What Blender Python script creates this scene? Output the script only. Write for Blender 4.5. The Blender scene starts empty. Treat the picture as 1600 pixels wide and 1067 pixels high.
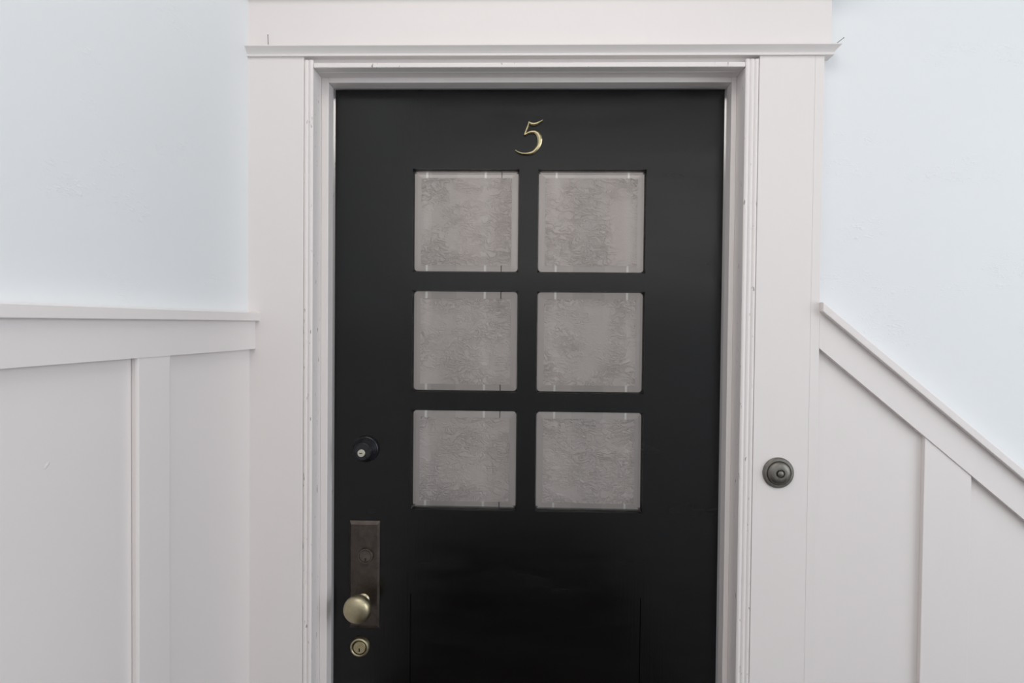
import bpy, bmesh, math, random
from mathutils import Vector, Matrix
random.seed(5)
S = bpy.context.scene
C = S.collection
R = math.radians

# ------------------------------------------------------------------ camera
cam_d = bpy.data.cameras.new('camera')
cam_d.sensor_width = 36.0
cam_d.lens = 36.0 * 950.0 / 1600.0
cam_d.clip_start = 0.02
cam = bpy.data.objects.new('camera', cam_d)
C.objects.link(cam)
YAW, PITCH, ROLL = -0.02728436, -0.01852191, 0.00950214
fw = Vector((math.sin(YAW) * math.cos(PITCH), math.cos(YAW) * math.cos(PITCH), math.sin(PITCH)))
r0 = Vector((math.cos(YAW), -math.sin(YAW), 0))
u0 = r0.cross(fw)
rt = r0 * math.cos(ROLL) + u0 * math.sin(ROLL)
up = -r0 * math.sin(ROLL) + u0 * math.cos(ROLL)
m = Matrix((rt, up, -fw)).transposed().to_4x4()
m.translation = Vector((0.42545, -1.31652, 1.51128))
cam.matrix_world = m
S.camera = cam

# ------------------------------------------------------------------ world, lights, exposure
w = bpy.data.worlds.new('world')
S.world = w
w.use_nodes = True
bg = w.node_tree.nodes['Background']
bg.inputs[0].default_value = (0.85, 0.93, 1.0, 1)
bg.inputs[1].default_value = 0.25


def area(name, loc, target, sx, sy, power, col):
    d = bpy.data.lights.new(name, 'AREA')
    d.shape = 'RECTANGLE'
    d.size, d.size_y, d.energy, d.color = sx, sy, power, col
    o = bpy.data.objects.new(name, d)
    C.objects.link(o)
    o.location = loc
    o.rotation_euler = (Vector(target) - Vector(loc)).to_track_quat('-Z', 'Y').to_euler()
    return o


area('ceiling_light', (0.30, -1.30, 2.97), (0.30, -1.30, 0), 1.4, 1.2, 12.5, (1.0, 0.95, 0.89))
area('rear_fill_light', (0.80, -3.10, 2.36), (0.80, 0, 2.36), 3.0, 1.1, 8.0, (1.0, 0.96, 0.91))  # broad fill added high behind the camera; no real window there
area('right_fill_light', (3.25, -1.75, 1.75), (0, -1.75, 1.75), 2.2, 2.0, 42, (0.90, 0.94, 1.0))  # cool side fill added to even out the walls, not a real window
area('curtain_backlight', (0.42, 0.85, 2.35), (0.42, 0, 1.5), 0.8, 0.5, 5.2, (1.0, 0.94, 0.90))  # unseen lamp added behind the curtain to brighten the panes
S.view_settings.view_transform = 'Standard'
S.view_settings.look = 'None'
S.view_settings.gamma = 1.0
S.view_settings.use_curve_mapping = False
S.view_settings.exposure = 0.06


# ------------------------------------------------------------------ materials
def new_mat(name):
    mt = bpy.data.materials.new(name)
    mt.use_nodes = True
    nt = mt.node_tree
    return mt, nt, nt.nodes['Principled BSDF']


def N(nt, typ, **kw):
    n = nt.nodes.new(typ)
    for k, v in kw.items():
        if k in n.inputs.keys():
            n.inputs[k].default_value = v
        else:
            setattr(n, k, v)
    return n


def coords(nt, scale=(1, 1, 1), out='Object'):
    tc = N(nt, 'ShaderNodeTexCoord')
    mp = N(nt, 'ShaderNodeMapping')
    mp.inputs['Scale'].default_value = scale
    nt.links.new(tc.outputs[out], mp.inputs['Vector'])
    return mp.outputs[0]


def ramp(nt, src, stops):
    r = N(nt, 'ShaderNodeValToRGB')
    el = r.color_ramp.elements
    while len(el) > 2:
        el.remove(el[-1])
    for i, (p, c) in enumerate(stops):
        e = el[i] if i < 2 else el.new(p)
        e.position = p
        e.color = (c, c, c, 1) if not isinstance(c, tuple) else c + (1,)
    nt.links.new(src, r.inputs[0])
    return r.outputs[0]


def noise(nt, vec, scale, detail=3, rough=0.5, dist=0.0):
    n = N(nt, 'ShaderNodeTexNoise', Scale=scale, Detail=detail, Roughness=rough, Distortion=dist)
    nt.links.new(vec, n.inputs['Vector'])
    return n.outputs['Fac']


def bump(nt, bsdf, h, strength, dist):
    b = N(nt, 'ShaderNodeBump', Strength=strength, Distance=dist)
    nt.links.new(h, b.inputs['Height'])
    nt.links.new(b.outputs[0], bsdf.inputs['Normal'])
    return b


def mixc(nt, fac, a, b):
    mx = N(nt, 'ShaderNodeMix', data_type='RGBA')
    for i, v in ((6, a), (7, b)):
        if isinstance(v, tuple):
            mx.inputs[i].default_value = v + (1,)
        else:
            nt.links.new(v, mx.inputs[i])
    nt.links.new(fac, mx.inputs[0])
    return mx.outputs[2]


def mul(nt, a, b, op='MULTIPLY'):
    n = N(nt, 'ShaderNodeMath', operation=op)
    for i, v in enumerate((a, b)):
        if isinstance(v, (int, float)):
            n.inputs[i].default_value = v
        else:
            nt.links.new(v, n.inputs[i])
    return n.outputs[0]


def mat_plaster():
    mt, nt, b = new_mat('plaster_paint')
    v = coords(nt, (1, 1, 2.2))
    fine = noise(nt, v, 14, 3, 0.55, 0.0)
    lumps = ramp(nt, noise(nt, v, 55, 2, 0.6, 1.5), [(0.56, 0.0), (0.66, 1.0)])
    patch = ramp(nt, noise(nt, v, 5.5, 2, 0.5), [(0.58, 0.0), (0.70, 1.0)])
    h = mul(nt, mul(nt, fine, 0.25), mul(nt, lumps, patch), 'ADD')
    bump(nt, b, h, 0.22, 0.004)
    col = mixc(nt, noise(nt, v, 3, 3), (0.790, 0.812, 0.822), (0.805, 0.826, 0.838))
    nt.links.new(col, b.inputs['Base Color'])
    b.inputs['Roughness'].default_value = 0.6
    b.inputs['Specular IOR Level'].default_value = 0.3
    return mt


def mat_trim(name, chips=0.0):
    mt, nt, b = new_mat(name)
    v = coords(nt, (1, 1, 1))
    tone = noise(nt, v, 4, 3)
    col = mixc(nt, tone, (0.790, 0.746, 0.730), (0.812, 0.768, 0.752))
    if chips:
        vs = coords(nt, (1, 1, 0.22))
        ch = ramp(nt, noise(nt, vs, 150, 3, 0.6, 0.4), [(chips, 0.0), (chips + 0.03, 1.0)])
        col = mixc(nt, ch, col, (0.36, 0.33, 0.30))
    nt.links.new(col, b.inputs['Base Color'])
    vs2 = coords(nt, (9, 9, 0.8))
    h = noise(nt, vs2, 9, 2, 0.5)
    bump(nt, b, h, 0.05, 0.003)
    b.inputs['Roughness'].default_value = 0.38
    b.inputs['Specular IOR Level'].default_value = 0.35
    return mt


def mat_black():
    mt, nt, b = new_mat('black_gloss_paint')
    v = coords(nt, (1, 1, 1))
    tone = noise(nt, v, 5, 3)
    nt.links.new(mixc(nt, tone, (0.0011, 0.0010, 0.0010), (0.0020, 0.0019, 0.0019)), b.inputs['Base Color'])
    smear = noise(nt, coords(nt, (3.5, 3.5, 14)), 1.6, 2, 0.5, 0.5)
    nt.links.new(ramp(nt, smear, [(0.30, 0.17), (0.80, 0.30)]), b.inputs['Roughness'])
    h = noise(nt, coords(nt, (60, 60, 3)), 3, 2)
    bump(nt, b, h, 0.035, 0.002)
    b.inputs['Specular IOR Level'].default_value = 0.40
    return mt


def mat_metal(name, c0, c1, rough, metallic=1.0, scale=60):
    mt, nt, b = new_mat(name)
    v = coords(nt)
    n = noise(nt, v, scale, 4, 0.6, 0.5)
    nt.links.new(mixc(nt, ramp(nt, n, [(0.35, 0.0), (0.65, 1.0)]), c0, c1), b.inputs['Base Color'])
    nt.links.new(ramp(nt, n, [(0.3, rough), (0.7, rough + 0.12)]), b.inputs['Roughness'])
    b.inputs['Metallic'].default_value = metallic
    return mt


def mat_plain(name, c, rough=0.6, metallic=0.0):
    mt, nt, b = new_mat(name)
    v = coords(nt)
    c2 = tuple(x * 0.88 for x in c)
    nt.links.new(mixc(nt, noise(nt, v, 30, 3), c, c2), b.inputs['Base Color'])
    b.inputs['Roughness'].default_value = rough
    b.inputs['Metallic'].default_value = metallic
    return mt


def mat_chipped_glass():
    """centre of the panes: glue-chipped, obscuring glass"""
    mt, nt, b = new_mat('glue_chip_glass')
    vec = N(nt, 'ShaderNodeNewGeometry').outputs['Position']
    n1 = N(nt, 'ShaderNodeTexNoise', Scale=26.0, Detail=3.0, Roughness=0.5)
    nt.links.new(vec, n1.inputs['Vector'])
    mx = N(nt, 'ShaderNodeVectorMath', operation='MULTIPLY_ADD')
    nt.links.new(n1.outputs['Color'], mx.inputs[0])
    mx.inputs[1].default_value = (0.030, 0.030, 0.030)
    nt.links.new(vec, mx.inputs[2])
    st = N(nt, 'ShaderNodeMapping')
    st.inputs['Scale'].default_value = (1.0, 1.0, 1.9)
    nt.links.new(mx.outputs[0], st.inputs['Vector'])
    ridge = mul(nt, mul(nt, noise(nt, st.outputs[0], 48, 2, 0.5, 1.2), 0.5, 'SUBTRACT'), 0.0, 'ADD')
    ab = N(nt, 'ShaderNodeMath', operation='ABSOLUTE')
    nt.links.new(ridge, ab.inputs[0])
    patch = ramp(nt, noise(nt, vec, 11, 2, 0.5, 0.8), [(0.36, 0.05), (0.68, 1.0)])
    h = mul(nt, ramp(nt, ab.outputs[0], [(0.0, 0.0), (0.10, 1.0)]), patch)
    bp = bump(nt, b, h, 0.8, 0.0055)
    b.inputs['Base Color'].default_value = (0.90, 0.87, 0.85, 1)
    b.inputs['Transmission Weight'].default_value = 1.0
    b.inputs['Roughness'].default_value = 0.42
    b.inputs['IOR'].default_value = 1.5
    d = N(nt, 'ShaderNodeBsdfDiffuse')
    d.inputs['Color'].default_value = (0.50, 0.455, 0.435, 1)
    nt.links.new(bp.outputs[0], d.inputs['Normal'])
    ms = N(nt, 'ShaderNodeMixShader')
    ms.inputs[0].default_value = 0.32
    nt.links.new(b.outputs[0], ms.inputs[1])
    nt.links.new(d.outputs[0], ms.inputs[2])
    nt.links.new(ms.outputs[0], nt.nodes['Material Output'].inputs[0])
    return mt


def mat_clear_glass():
    mt, nt, b = new_mat('clear_bevel_glass')
    v = coords(nt)
    nt.links.new(mixc(nt, noise(nt, v, 20, 2), (0.93, 0.95, 0.93), (0.96, 0.97, 0.96)), b.inputs['Base Color'])
    b.inputs['Transmission Weight'].default_value = 1.0
    b.inputs['Roughness'].default_value = 0.03
    b.inputs['IOR'].default_value = 1.5
    return mt


def mat_curtain(name, c, tr):
    mt, nt, b = new_mat(name)
    v = coords(nt, (1, 1, 0.15))
    nt.links.new(mixc(nt, noise(nt, v, 30, 3), c, tuple(x * 0.85 for x in c)), b.inputs['Base Color'])
    b.inputs['Roughness'].default_value = 0.9
    t = N(nt, 'ShaderNodeBsdfTranslucent')
    t.inputs['Color'].default_value = c + (1,)
    ms = N(nt, 'ShaderNodeMixShader')
    ms.inputs[0].default_value = tr
    nt.links.new(b.outputs[0], ms.inputs[1])
    nt.links.new(t.outputs[0], ms.inputs[2])
    nt.links.new(ms.outputs[0], nt.nodes['Material Output'].inputs[0])
    return mt


M = dict(
    plaster=mat_plaster(), trim=mat_trim('trim_paint'), chipped=mat_trim('chipped_trim_paint', 0.665),
    black=mat_black(),
    bronze=mat_metal('aged_bronze', (0.085, 0.072, 0.064), (0.125, 0.105, 0.092), 0.36),
    bronze_light=mat_metal('worn_bronze', (0.13, 0.112, 0.098), (0.19, 0.165, 0.145), 0.34),
    bell=mat_metal('weathered_bronze', (0.17, 0.16, 0.14), (0.23, 0.22, 0.20), 0.40, scale=110),
    brass=mat_metal('dull_brass', (0.42, 0.37, 0.24), (0.50, 0.45, 0.31), 0.34),
    bright=mat_metal('polished_brass', (0.50, 0.43, 0.25), (0.60, 0.53, 0.34), 0.28, scale=160),
    darkmetal=mat_metal('black_metal', (0.020, 0.020, 0.024), (0.034, 0.034, 0.040), 0.24, 0.5),
    steel=mat_metal('nickel_core', (0.62, 0.60, 0.50), (0.72, 0.70, 0.62), 0.35),
    slot=mat_plain('keyway_shadow', (0.010, 0.009, 0.008), 0.8),
    nail=mat_plain('rusty_nail', (0.10, 0.09, 0.085), 0.5, 0.7),
    chip=mat_chipped_glass(), clear=mat_clear_glass(),
    curtain=mat_curtain('curtain_cloth', (0.70, 0.615, 0.59), 0.5),
    strip_white=mat_curtain('white_tape', (0.95, 0.91, 0.88), 0.72),
    strip_dark=mat_plain('dark_cord', (0.03, 0.028, 0.026)),
    strip_band=mat_curtain('woven_band', (0.62, 0.555, 0.535), 0.5),
    floor=mat_plain('dark_floor', (0.045, 0.030, 0.022), 0.45),
    ceil=mat_plain('ceiling_paint', (0.81, 0.82, 0.83), 0.8),
)


# ------------------------------------------------------------------ mesh helpers
def finish(name, bm, mat, parent=None, smooth=False):
    me = bpy.data.meshes.new(name)
    bmesh.ops.recalc_face_normals(bm, faces=bm.faces[:])
    bm.to_mesh(me)
    bm.free()
    for mm in (mat if isinstance(mat, (list, tuple)) else [mat]):
        me.materials.append(M[mm])
    if smooth:
        for p in me.polygons:
            p.use_smooth = True
    o = bpy.data.objects.new(name, me)
    C.objects.link(o)
    if parent:
        o.parent = parent
    return o


def bevel(bm, off, seg=2):
    if off > 0:
        bmesh.ops.bevel(bm, geom=bm.edges[:], offset=off, segments=seg, profile=0.5, affect='EDGES', clamp_overlap=True)


def box(name, x0, x1, y0, y1, z0, z1, mat, parent=None, bev=0.0015, xf=None):
    bm = bmesh.new()
    vs = [bm.verts.new((x, y, z)) for z in (z0, z1) for (x, y) in ((x0, y0), (x1, y0), (x1, y1), (x0, y1))]
    for f in ((0, 1, 2, 3), (4, 5, 6, 7), (0, 1, 5, 4), (1, 2, 6, 5), (2, 3, 7, 6), (3, 0, 4, 7)):
        bm.faces.new([vs[i] for i in f])
    bevel(bm, bev)
    if xf:
        bmesh.ops.transform(bm, matrix=xf, verts=bm.verts[:])
    return finish(name, bm, mat, parent)


def prism(name, pts, axis, a0, a1, mat, parent=None, bev=0.0, xf=None, smooth=False):
    """polygon pts extruded along an axis: 'y': pts are (x,z); 'z': (x,y); 'x': (y,z)"""
    def P(p, a):
        return {'y': (p[0], a, p[1]), 'z': (p[0], p[1], a), 'x': (a, p[0], p[1])}[axis]
    bm = bmesh.new()
    A = [bm.verts.new(P(p, a0)) for p in pts]
    B = [bm.verts.new(P(p, a1)) for p in pts]
    bm.faces.new(A)
    bm.faces.new(B)
    n = len(pts)
    for i in range(n):
        bm.faces.new((A[i], A[(i + 1) % n], B[(i + 1) % n], B[i]))
    bevel(bm, bev)
    if xf:
        bmesh.ops.transform(bm, matrix=xf, verts=bm.verts[:])
    return finish(name, bm, mat, parent, smooth)


def lathe(name, prof, cx, cz, y0, mat, parent=None, seg=48, flat=()):
    """prof: (radius, out) pairs, out is the distance in front of y0 (towards the hall)"""
    bm = bmesh.new()
    rings = []
    for r, h in prof:
        if r < 1e-6:
            rings.append([bm.verts.new((cx, y0 - h, cz))])
        else:
            rings.append([bm.verts.new((cx + r * math.cos(2 * math.pi * k / seg), y0 - h, cz + r * math.sin(2 * math.pi * k / seg))) for k in range(seg)])
    for a, b in zip(rings, rings[1:]):
        for k in range(seg):
            k2 = (k + 1) % seg
            if len(a) == 1:
                bm.faces.new((a[0], b[k], b[k2]))
            elif len(b) == 1:
                bm.faces.new((a[k], a[k2], b[0]))
            else:
                bm.faces.new((a[k], a[k2], b[k2], b[k]))
    o = finish(name, bm, mat, parent, True)
    try:
        o.data.set_sharp_from_angle(angle=R(35))
    except Exception:
        pass
    return o


def empty(name, loc):
    o = bpy.data.objects.new(name, None)
    C.objects.link(o)
    o.location = loc
    o.empty_display_size = 0.05
    return o


def tag(o, label=None, cat=None, kind=None, group=None):
    if label:
        o['label'] = label
    if cat:
        o['category'] = cat
    if kind:
        o['kind'] = kind
    if group:
        o['group'] = group
    return o


# ------------------------------------------------------------------ layout numbers (metres)
YC = -0.084          # face of the casing
YS = -0.034          # face of the door stop
YW = -0.062          # plaster face of the door wall
YP = -0.0710          # wainscot panel face, door wall
DW, DT = 0.84, 2.03  # door width, top
SL = 0.825           # slope of the stair rail
CEIL = 3.0

# ------------------------------------------------------------------ the room
fl = box('floor', -0.9, 1.04, -3.2, 0.3, -0.12, 0.0, 'floor', bev=0)
tag(fl, 'dark landing floor below the black door', 'floor', 'structure')
fl2 = box('floor_lower', 1.04, 3.4, -3.2, -0.04, -1.9, -1.8, 'floor', bev=0)
tag(fl2, 'dark floor at the foot of the stairs', 'floor', 'structure')
ce = box('ceiling', -0.9, 3.4, -3.2, 0.12, CEIL, CEIL + 0.1, 'ceil', bev=0)
tag(ce, 'white ceiling above the landing', 'ceiling', 'structure')
wr = box('wall_rear', -0.9, 3.4, -3.25, -3.15, -1.9, CEIL, 'ceil', bev=0)
tag(wr, 'plain white wall across the landing, facing the black door', 'wall', 'structure')
wr2 = box('wall_right', 3.3, 3.4, -3.2, -0.04, -1.9, CEIL, 'ceil', bev=0)
tag(wr2, 'white wall at the far end of the stairwell', 'wall', 'structure')
st = tag(empty('stairs', (1.04, -0.6, -0.2)), 'dark stairs going down along the door wall', 'stairs', 'structure')
for k in range(8):
    t = box('stair_tread', 1.04 + 0.235 * k, 1.04 + 0.235 * (k + 1), -1.2, YW, -1.85, -0.19 * (k + 1), 'floor', bev=0.004)
    t.parent = st
    t.matrix_parent_inverse = Matrix.Translation((-1.04, 0.6, 0.2))

# wall that holds the door: one sheet with the door opening cut out
wb = prism('wall_back', [(-0.30, -0.12), (-0.024, -0.12), (-0.024, 2.055), (0.862, 2.055), (0.862, -0.12), (0.87, -1.9), (3.4, -1.9), (3.4, CEIL), (-0.30, CEIL)],
           'y', YW, 0.09, 'plaster')
tag(wb, 'white plaster wall around the door, above the sloping rail', 'wall', 'structure')

# wainscot on the door wall, following the stairs down
xe = 1.0068


def zt(x, z):
    return z - SL * (x - xe)


def slope_poly(x0, x1, ztop, zbot):
    return [(x0, zt(x0, zbot)), (x1, zt(x1, zbot)), (x1, zt(x1, ztop)), (x0, zt(x0, ztop))]


BAT = [(1.2203, 1.3133), (1.585, 1.678), (1.95, 2.043), (2.315, 2.408)]
px = xe
for (b0, b1) in BAT:
    prism('wainscot_panel', slope_poly(px, b0 + 0.04, 1.50, -0.15), 'y', YP, YW + 0.001, 'trim', wb)
    prism('batten', slope_poly(b0, b1, 1.50, -0.15), 'y', YC + 0.0025, YP + 0.0005, 'trim', wb, bev=0.0010)
    px = b0 + 0.04
prism('wainscot_panel', slope_poly(px, 3.3, 1.50, -0.15), 'y', YP, YW + 0.001, 'trim', wb)
prism('wainscot_rail', slope_poly(xe, 3.3, 1.5545, 1.4815), 'y', YC, YP + 0.002, 'trim', wb)
prism('rail_cap', slope_poly(xe, 3.3, 1.5735, 1.5545), 'y', YC - 0.013, YW + 0.002, 'trim', wb, bev=0.0015)

# ------------------------------------------------------------------ wall on the near side, splayed a little
A = R(3.7)
LX = Matrix(((math.cos(A), -math.sin(A), 0, -0.147),
             (-math.sin(A), -math.cos(A), 0, -0.084),
             (0, 0, 1, 0), (0, 0, 0, 1)))   # local x = out of the wall, local y = along it towards the camera
wl = box('wall_left', -0.15, -0.004, -0.16, 3.2, -0.12, CEIL, 'plaster', bev=0, xf=LX)
tag(wl, 'white plaster side wall with a level chair rail', 'wall', 'structure')
KR = 0.0105   # the rail falls slightly towards the camera


def lz(s, z):
    return z - KR * s


def left_poly(s0, s1, ztop, zbot, level=True):
    return [(s0, lz(s0, zbot) if level else zbot), (s1, lz(s1, zbot) if level else zbot), (s1, lz(s1, ztop)), (s0, lz(s0, ztop))]


LB = [(0.264, 0.341), (0.745, 0.82), (1.215, 1.29), (1.685, 1.76)]
ps = -0.08
for (b0, b1) in LB:
    prism('wainscot_panel', left_poly(ps, b0 + 0.035, 1.50, 0.0, False), 'x', 0.0, -0.006, 'trim', wl, xf=LX)
    prism('batten', left_poly(b0, b1, 1.50, 0.0, False), 'x', 0.0110, -0.0005, 'trim', wl, bev=0.0035, xf=LX)
    ps = b0 + 0.035
prism('wainscot_panel', left_poly(ps, 3.1, 1.50, 0.0, False), 'x', 0.0, -0.006, 'trim', wl, xf=LX)
prism('wainscot_rail', left_poly(-0.002, 3.1, 1.5255, 1.4680), 'x', 0.0122, -0.002, 'trim', wl, xf=LX)
prism('rail_cap', left_poly(-0.004, 3.1, 1.5425, 1.5255), 'x', 0.0212, -0.006, 'trim', wl, bev=0.0012, xf=LX)
prism('baseboard', [(0.0, 0.0), (3.1, 0.0), (3.1, 0.16), (0.0, 0.16)], 'x', 0.020, 0.0, 'trim', wl, bev=0.002, xf=LX)

# an old dent in the paint of the near panel
bm = bmesh.new()
for (ds, dz, hh) in ((0.0, 0.0, 0.0),):
    ring = [bm.verts.new((0.0003, 0.489 + 0.0040 * math.cos(k * math.pi / 4) - 0.0035 * math.sin(k * math.pi / 4), 1.336 + 0.0040 * math.sin(k * math.pi / 4) * 1.2)) for k in range(8)]
    top = bm.verts.new((0.0010, 0.488, 1.3363))
    for k in range(8):
        bm.faces.new((ring[k], ring[(k + 1) % 8], top))
bmesh.ops.transform(bm, matrix=LX, verts=bm.verts[:])
finish('paint_blister', bm, 'trim', wl)

# ------------------------------------------------------------------ door frame
fr = tag(empty('trim_1', (0.42, YC, 0)), 'off-white painted door casing with frieze and crown moulding around black door', 'door frame', 'structure')


def child(o, parent):
    o.parent = parent
    o.matrix_parent_inverse = Matrix.Translation(parent.location).inverted()
    return o


def reeded(x_out, x_in, y_back, n=3):
    """cross-section (x, y) of a casing edge with n narrow reeds; runs from x_out to x_in"""
    pts = [(x_out, y_back)]
    stp = (x_in - x_out) / n
    for i in range(n):
        for t in (0.04, 0.18, 0.36, 0.5, 0.64, 0.82, 0.96):
            d = 1 - (2 * t - 1) ** 2
            pts.append((x_out + stp * (i + t), YC + 0.0035 - 0.0035 * d ** 0.5))
    pts.append((x_in, y_back))
    return pts


ZB = 2.0625  # underside of crown
child(box('casing_board', -0.153, -0.0365, YC, YW + 0.001, 0, ZB, 'trim', bev=0.0012), fr)
child(box('casing_board', 0.8795, 0.9886, YC, YW + 0.001, 0, ZB, 'trim', bev=0.0006), fr)
child(box('edge_strip', 0.9888, 1.0068, YC + 0.0002, YW + 0.001, -0.1, ZB, 'trim', bev=0.0005), fr)
child(prism('reeded_bead', reeded(-0.0365, -0.0172, -0.06, 2), 'z', 0, 2.0560, 'chipped'), fr)
child(prism('reeded_bead', reeded(0.8795, 0.8520, -0.06), 'z', 0, 2.0560, 'chipped'), fr)
child(box('head_casing', -0.0365, 0.8795, YC + 0.011, -0.0585, 2.0412, ZB + 0.004, 'trim', bev=0.0008), fr)
child(box('head_bead', -0.0172, 0.8520, YC + 0.0008, YC + 0.0115, 2.0406, 2.0505, 'chipped', bev=0.0018), fr)
# jambs, stops
child(box('jamb', -0.0240, -0.0172, -0.0602, 0.09, 0, 2.0476, 'chipped', bev=0.0008), fr)
child(box('jamb', 0.8520, 0.8620, -0.0602, 0.09, 0, 2.0476, 'trim', bev=0.0008), fr)
child(box('jamb_head', -0.0172, 0.8520, -0.0590, 0.09, 2.0406, 2.054, 'trim', bev=0.0008), fr)
child(box('door_stop', -0.0172, -0.0019, YS, -0.001, 0, 2.0408, 'trim', bev=0.0012), fr)
child(box('door_stop', 0.8414, 0.8520, YS, -0.001, 0, 2.0408, 'trim', bev=0.0012), fr)
child(box('door_stop', -0.0019, 0.8414, YS, -0.001, 2.0300, 2.0408, 'trim', bev=0.0012), fr)
# frieze with crown mouldings; the profile returns at the free end
child(box('frieze_board', -0.153, 1.0195, YC, YW + 0.001, 2.0645, 2.185, 'trim', bev=0.0012), fr)


def crown(name, prof, x0, x1, yb, parent):
    """prof: (out, z). Front run from x0 to x1, mitred, with a return to the wall at x1"""
    bm = bmesh.new()
    rows = []
    for (p, z) in prof:
        rows.append([bm.verts.new(v) for v in ((x0, YC - p, z), (x1 + p, YC - p, z), (x1 + p, yb, z))])
    for a, b in zip(rows, rows[1:]):
        for i in (0, 1):
            bm.faces.new((a[i], a[i + 1], b[i + 1], b[i]))
    for r in (rows[0], rows[-1]):
        bk = bm.verts.new((x0, yb, r[0].co.z))
        bm.faces.new((r[0], r[1], r[2], bk))
        r.append(bk)
    bm.faces.new([r[0] for r in rows] + [rows[-1][3], rows[0][3]])
    bm.faces.new([r[2] for r in rows] + [rows[-1][3], rows[0][3]])
    return child(finish(name, bm, 'trim'), parent)


CP = [(0.0005, 2.0615), (0.0040, 2.0615), (0.0046, 2.0625), (0.0046, 2.0665)]
for i in range(7):
    t = i / 6 * math.pi / 2
    u = i / 6
    CP.append((0.0050 + 0.0094 * u ** 1.25, 2.0668 + 0.0108 * u))
CP += [(0.0146, 2.0780), (0.0146, 2.0796), (0.0, 2.0796)]
crown('crown_moulding', CP, -0.154, 1.0190, YW + 0.002, fr)
TP = [(0.0, 2.182), (0.012, 2.182), (0.014, 2.190), (0.030, 2.215), (0.048, 2.232), (0.050, 2.240), (0.0, 2.240)]
crown('top_moulding', TP, -0.154, 1.0195, YW + 0.002, fr)

# ------------------------------------------------------------------ the door
door = tag(empty('door_1', (0.42, 0.02, 0)), 'black painted door with six obscured glass panes and brass number 5', 'door', 'structure')
XA = [0.1714, 0.4021, 0.4424, 0.6747]
ZR = [1.8585, 1.6358, 1.5960, 1.3756, 1.3354, 1.1175]
YB = 0.044
PT = 0.932   # top of the lower panel
for (nm, x0, x1, z0, z1) in (
        ('stile', 0.002, XA[0], 0.008, DT - 0.0015), ('stile', XA[3], DW - 0.002, 0.008, DT - 0.0015),
        ('top_rail', XA[0], XA[3], ZR[0], DT - 0.0015), ('lock_rail', XA[0], XA[3], PT, ZR[5]),
        ('bottom_rail', XA[0], XA[3], 0.008, 0.26),
        ('glazing_bar', XA[0], XA[3], ZR[2], ZR[1]), ('glazing_bar', XA[0], XA[3], ZR[4], ZR[3])):
    child(box(nm, x0, x1, 0, YB, z0, z1, 'black', bev=0), door)
for (z1, z0) in ((ZR[0], ZR[1]), (ZR[2], ZR[3]), (ZR[4], ZR[5])):
    child(box('glazing_bar', XA[1], XA[2], 0, YB, z0, z1, 'black', bev=0), door)
child(box('lower_panel', XA[0], XA[3], 0.004, 0.032, 0.26, PT, 'black', bev=0), door)


def round_rect(x0, x1, z0, z1, r, n=4):
    out = []
    for (cx, cz, a0) in ((x1 - r, z1 - r, 0), (x0 + r, z1 - r, 90), (x0 + r, z0 + r, 180), (x1 - r, z0 + r, 270)):
        for k in range(n + 1):
            a = R(a0 + 90 * k / n)
            out.append((cx + r * math.cos(a), cz + r * math.sin(a)))
    return out


def glazing_stop(x0, x1, z0, z1):
    """small painted putty fillet round each pane: outer edge square to the bars, inner edge rounded"""
    bm = bmesh.new()
    n = 4
    outer = round_rect(x0, x1, z0, z1, 0.0003, n)
    inner = round_rect(x0 + 0.0022, x1 - 0.0022, z0 + 0.0030, z1 - 0.0016, 0.007, n)
    rows = []
    for pts, y in ((outer, 0.0035), (inner, 0.0105), (inner, 0.019), (outer, 0.019)):
        rows.append([bm.verts.new((p[0], y, p[1])) for p in pts])
    k = len(outer)
    for a, b in zip(rows, rows[1:] + rows[:1]):
        for i in range(k):
            bm.faces.new((a[i], a[(i + 1) % k], b[(i + 1) % k], b[i]))
    return child(finish('glazing_stop', bm, 'black'), door)


def pane(x0, x1, z0, z1):
    """bevelled plate: clear polished bevel round a chipped centre"""
    bm = bmesh.new()
    bw = 0.0165
    e = 0.0005
    O = [(x0 + e, z0 + e), (x1 - e, z0 + e), (x1 - e, z1 - e), (x0 + e, z1 - e)]
    I = [(x0 + bw, z0 + bw), (x1 - bw, z0 + bw), (x1 - bw, z1 - bw), (x0 + bw, z1 - bw)]
    cx, cz = (x0 + x1) / 2, (z0 + z1) / 2
    ov = [bm.verts.new((p[0] - cx, 0.0145, p[1] - cz)) for p in O]
    iv = [bm.verts.new((p[0] - cx, 0.0115, p[1] - cz)) for p in I]
    bv = [bm.verts.new((p[0] - cx, 0.0175, p[1] - cz)) for p in O]
    f = bm.faces.new(iv)
    f.material_index = 0
    for i in range(4):
        j = (i + 1) % 4
        bm.faces.new((ov[i], ov[j], iv[j], iv[i])).material_index = 1
        bm.faces.new((bv[i], bv[j], ov[j], ov[i])).material_index = 1
    bm.faces.new(bv).material_index = 1
    o = finish('glass_pane', bm, ['chip', 'clear'])
    o.location = (cx, 0, cz)
    return child(o, door)


for (z1, z0) in ((ZR[0], ZR[1]), (ZR[2], ZR[3]), (ZR[4], ZR[5])):
    for (x0, x1) in ((XA[0], XA[1]), (XA[2], XA[3])):
        glazing_stop(x0, x1, z0, z1)
        pane(x0, x1, z0, z1)

# house number: three tapering, ridged strokes
E8 = 1.0 / 11.86


def num_pt(cx, cy):
    # position on the door face, measured from the foot of the figure
    return (0.4203 + (cx - 640) * E8 * 0.001386, 1.9255 - (cy - 530) * E8 * 0.001386)


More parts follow.
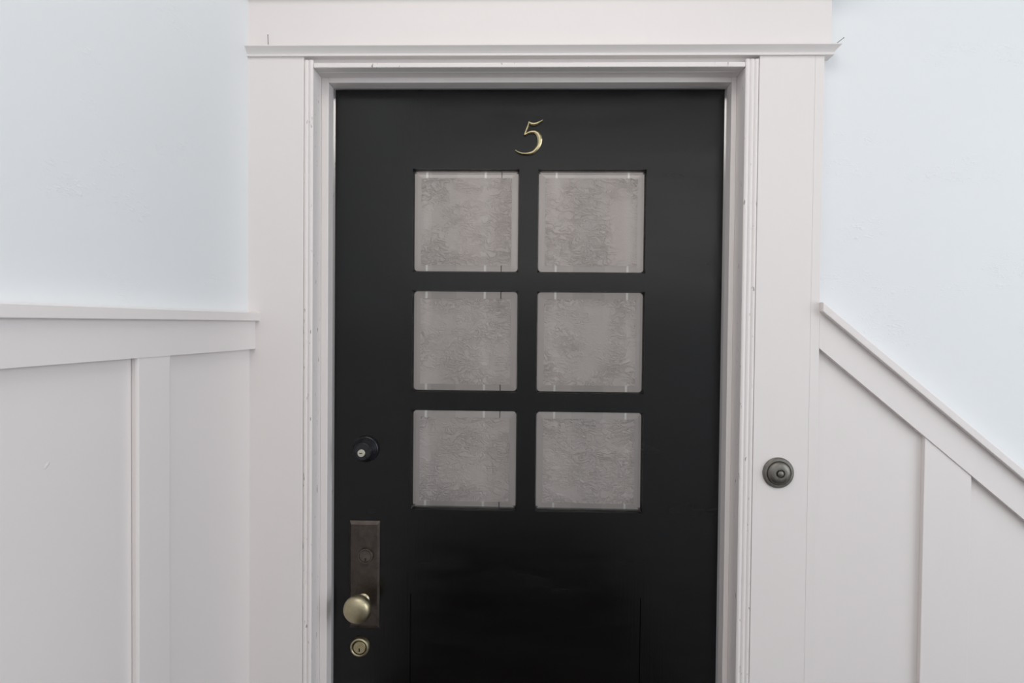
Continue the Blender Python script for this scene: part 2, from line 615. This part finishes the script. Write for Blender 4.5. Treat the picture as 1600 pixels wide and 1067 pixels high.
def stroke(bm, pts):
    rows = []
    n = len(pts)
    P = [Vector((*num_pt(p[0], p[1]), 0)) for p in pts]
    for i, p in enumerate(P):
        a = P[max(i - 1, 0)]
        b = P[min(i + 1, n - 1)]
        t = (b - a).normalized()
        nrm = Vector((-t.y, t.x, 0))
        hw = pts[i][2] * E8 * 0.001386
        prof = ((-1, -0.0005), (-1, 0.0042), (-0.35, 0.0066), (0.35, 0.0066), (1, 0.0042), (1, -0.0005))
        rows.append([bm.verts.new((p.x + nrm.x * k * hw, -h, p.y + nrm.y * k * hw)) for (k, h) in prof])
    for a, b in zip(rows, rows[1:]):
        for i in range(len(a)):
            j = (i + 1) % len(a)
            bm.faces.new((a[i], a[j], b[j], b[i]))
    bm.faces.new(rows[0])
    bm.faces.new(rows[-1])


bm = bmesh.new()
stroke(bm, [(655, 250, 15), (630, 330, 17), (600, 410, 19), (572, 490, 22)])
stroke(bm, [(662, 268, 20), (700, 284, 28), (750, 288, 31), (800, 276, 25), (850, 252, 17), (905, 222, 7)])
stroke(bm, [(585, 482, 16), (640, 448, 20), (700, 430, 24), (760, 432, 29), (810, 460, 36), (842, 510, 42), (855, 570, 43), (850, 630, 40),
            (825, 695, 35), (785, 750, 32), (735, 795, 31), (680, 820, 28), (610, 830, 21), (540, 828, 17), (480, 812, 14), (430, 788, 11), (405, 768, 8)])
child(tag(finish('house_number', bm, 'bright'), 'brass figure 5'), door)

# black dead bolt
db = tag(lathe('deadbolt', [(0.0290, -0.001), (0.0290, 0.004), (0.0282, 0.0075), (0.0268, 0.0085), (0.0262, 0.013), (0.0248, 0.0145), (0.0205, 0.0285), (0.0190, 0.031), (0.0172, 0.0315), (0.0165, 0.0300), (0.0090, 0.0300), (0.0, 0.0300)],
               0.0722, 1.2487, 0.0, 'darkmetal'), 'black round dead bolt')
child(db, door)
core = lathe('lock_core', [(0.0080, 0.027), (0.0080, 0.0322), (0.0074, 0.0328), (0.0, 0.0328)], 0.0705, 1.2455, 0.0, 'steel', seg=32)
core.parent = db
core.matrix_parent_inverse = Matrix.Translation((-door.location.x, -door.location.y, -door.location.z)) @ Matrix.Identity(4)
core.matrix_parent_inverse = Matrix.Identity(4)
db.matrix_parent_inverse = Matrix.Translation(door.location).inverted()
ks = box('keyway', 0.0665, 0.0727, -0.0332, -0.031, 1.2445, 1.2463, 'slot', bev=0.0003)
ks.parent = db

# bronze escutcheon plate with cylinder and knob
bm = bmesh.new()
x0, x1, z0, z1 = 0.0380, 0.1045, 0.8550, 1.0915
lo = [bm.verts.new(v) for v in ((x0, 0.0005, z0), (x1, 0.0005, z0), (x1, 0.0005, z1), (x0, 0.0005, z1))]
mi = [bm.verts.new(v) for v in ((x0, -0.0022, z0), (x1, -0.0022, z0), (x1, -0.0022, z1), (x0, -0.0022, z1))]
bwx, bwz = 0.0042, 0.0075
hi = [bm.verts.new(v) for v in ((x0 + bwx, -0.0065, z0 + bwz), (x1 - bwx, -0.0065, z0 + bwz), (x1 - bwx, -0.0065, z1 - bwz), (x0 + bwx, -0.0065, z1 - bwz))]
for a, b in ((lo, mi), (mi, hi)):
    for i in range(4):
        bm.faces.new((a[i], a[(i + 1) % 4], b[(i + 1) % 4], b[i]))
bm.faces.new(hi)
bm.faces.new(lo)
pl = child(tag(finish('escutcheon_plate', bm, 'bronze'), 'dark bronze lock plate'), door)
cy = lathe('lock_cylinder', [(0.0165, 0.004), (0.0165, 0.0115), (0.0155, 0.0130), (0.0138, 0.0130), (0.0130, 0.0112), (0.0122, 0.0112), (0.0116, 0.0122), (0.0, 0.0122)], 0.0752, 1.0170, 0.0, 'bronze_light')
cy.parent = pl
kz = box('keyway', 0.0735, 0.0767, -0.0126, -0.010, 1.0060, 1.0125, 'slot', bev=0.0004)
kz.parent = pl
kn = lathe('door_knob', [(0.0135, 0.005), (0.0135, 0.008), (0.0115, 0.010), (0.0100, 0.012), (0.0095, 0.030), (0.0125, 0.034), (0.0205, 0.0375), (0.0265, 0.0425), (0.0292, 0.0490), (0.0296, 0.0535), (0.0286, 0.0590), (0.0258, 0.0640), (0.0215, 0.0672), (0.0150, 0.0696), (0.0075, 0.0706), (0.0, 0.0708)],
           0.0700, 0.9194, 0.0, 'brass', seg=64)
tag(kn, 'dull brass round knob')
kn.data.shade_smooth() if hasattr(kn.data, 'shade_smooth') else None
kn.parent = pl

# lower rim cylinder
gp = lathe('cylinder_gap', [(0.0156, 0.0060), (0.0156, 0.0066), (0.0, 0.0066)], 0.0620, 0.8135, 0.0, 'slot', seg=32)
lc = child(tag(lathe('rim_cylinder', [(0.0214, -0.001), (0.0214, 0.0050), (0.0200, 0.0085), (0.0172, 0.0100), (0.0158, 0.0085), (0.0152, 0.0060), (0.0, 0.0060)], 0.0620, 0.8135, 0.0, 'brass'), 'small brass rim lock'), door)
gp.parent = lc
pg = lathe('lock_core', [(0.0134, 0.005), (0.0134, 0.0078), (0.0127, 0.0086), (0.0, 0.0086)], 0.0620, 0.8135, 0.0, 'bright', seg=32)
pg.parent = lc
k3 = box('keyway', 0.0604, 0.0634, -0.0090, -0.0075, 0.8045, 0.8125, 'slot', bev=0.0005)
k3.parent = lc

# ------------------------------------------------------------------ curtain that hangs inside the door, seen through the bevels
cur = tag(empty('door_curtain', (0.42, 0.075, 1.9)), 'pale cloth curtain hanging behind the obscured door panes', 'curtain')
STR = [(0.190, 0.005, 1), (0.324, 0.005, 1), (0.361, 0.0022, 2), (0.4856, 0.0045, 1), (0.6485, 0.0045, 1), (0.230, 0.058, 3), (0.561, 0.072, 3)]
edges = {0.10, 0.76}
for (x, wd, k) in STR:
    edges |= {x - wd / 2, x + wd / 2}
edges |= {0.10 + 0.66 * i / 110 for i in range(111)}
edges = sorted(edges)
bm = bmesh.new()
prev = None
for x in edges:
    y = 0.078 + 0.0012 * math.sin(x * 95) + 0.001 * math.sin(x * 37 + 1)
    pr = (bm.verts.new((x, y, 1.02)), bm.verts.new((x, y, 1.93)))
    if prev:
        f = bm.faces.new((prev[0], pr[0], pr[1], prev[1]))
        xm = (prev[0].co.x + x) / 2
        for (sx, wd, k) in STR:
            if abs(xm - sx) < wd / 2:
                f.material_index = k
                break
    prev = pr
child(finish('curtain_cloth', bm, ['curtain', 'strip_white', 'strip_dark', 'strip_band'], smooth=True), cur)
child(box('curtain_rod', 0.08, 0.78, 0.070, 0.080, 1.925, 1.935, 'brass', bev=0.002), cur)

# ------------------------------------------------------------------ door bell
bell = tag(lathe('doorbell', [(0.0310, -0.001), (0.0308, 0.0030), (0.0285, 0.0055), (0.0245, 0.0060), (0.0232, 0.0050), (0.0225, 0.0075), (0.0205, 0.0100), (0.0160, 0.0120), (0.0100, 0.0130), (0.0088, 0.0128), (0.0080, 0.0095), (0.0, 0.0095)],
                 0.9295, 1.2300, YC, 'bell'), 'round dark bronze doorbell on the white door casing', 'doorbell')
bt = lathe('button', [(0.0066, 0.009), (0.0066, 0.0128), (0.0056, 0.0146), (0.0030, 0.0156), (0.0, 0.0158)], 0.9295, 1.2300, YC, 'bell', seg=32)
bt.parent = bell


# ------------------------------------------------------------------ bent nails left above the crown
def nail(p, q, r, label):
    p, q = Vector(p), Vector(q)
    t = (q - p).normalized()
    a = t.orthogonal().normalized()
    b = t.cross(a)
    bm = bmesh.new()
    rows = []
    for (c, rr) in ((p, r * 0.5), (p + (q - p) * 0.12, r), (q, r), (q, r * 1.7), (q + t * 0.0006, r * 1.7)):
        rows.append([bm.verts.new(c + a * rr * math.cos(k * math.pi / 4) + b * rr * math.sin(k * math.pi / 4)) for k in range(8)])
    for u, v in zip(rows, rows[1:]):
        for k in range(8):
            bm.faces.new((u[k], u[(k + 1) % 8], v[(k + 1) % 8], v[k]))
    bm.faces.new(rows[0])
    bm.faces.new(rows[-1])
    return tag(finish('nail', bm, 'nail'), label, 'nail', group='nails left above the door')


nail((-0.1100, -0.083, 2.0865), (-0.1042, -0.098, 2.0995), 0.0006, 'thin upright nail above the crown moulding near the side wall')
nail((1.0405, -0.061, 2.0960), (1.0380, -0.094, 2.0915), 0.0006, 'thin slanting nail beside the free end of the crown moulding')
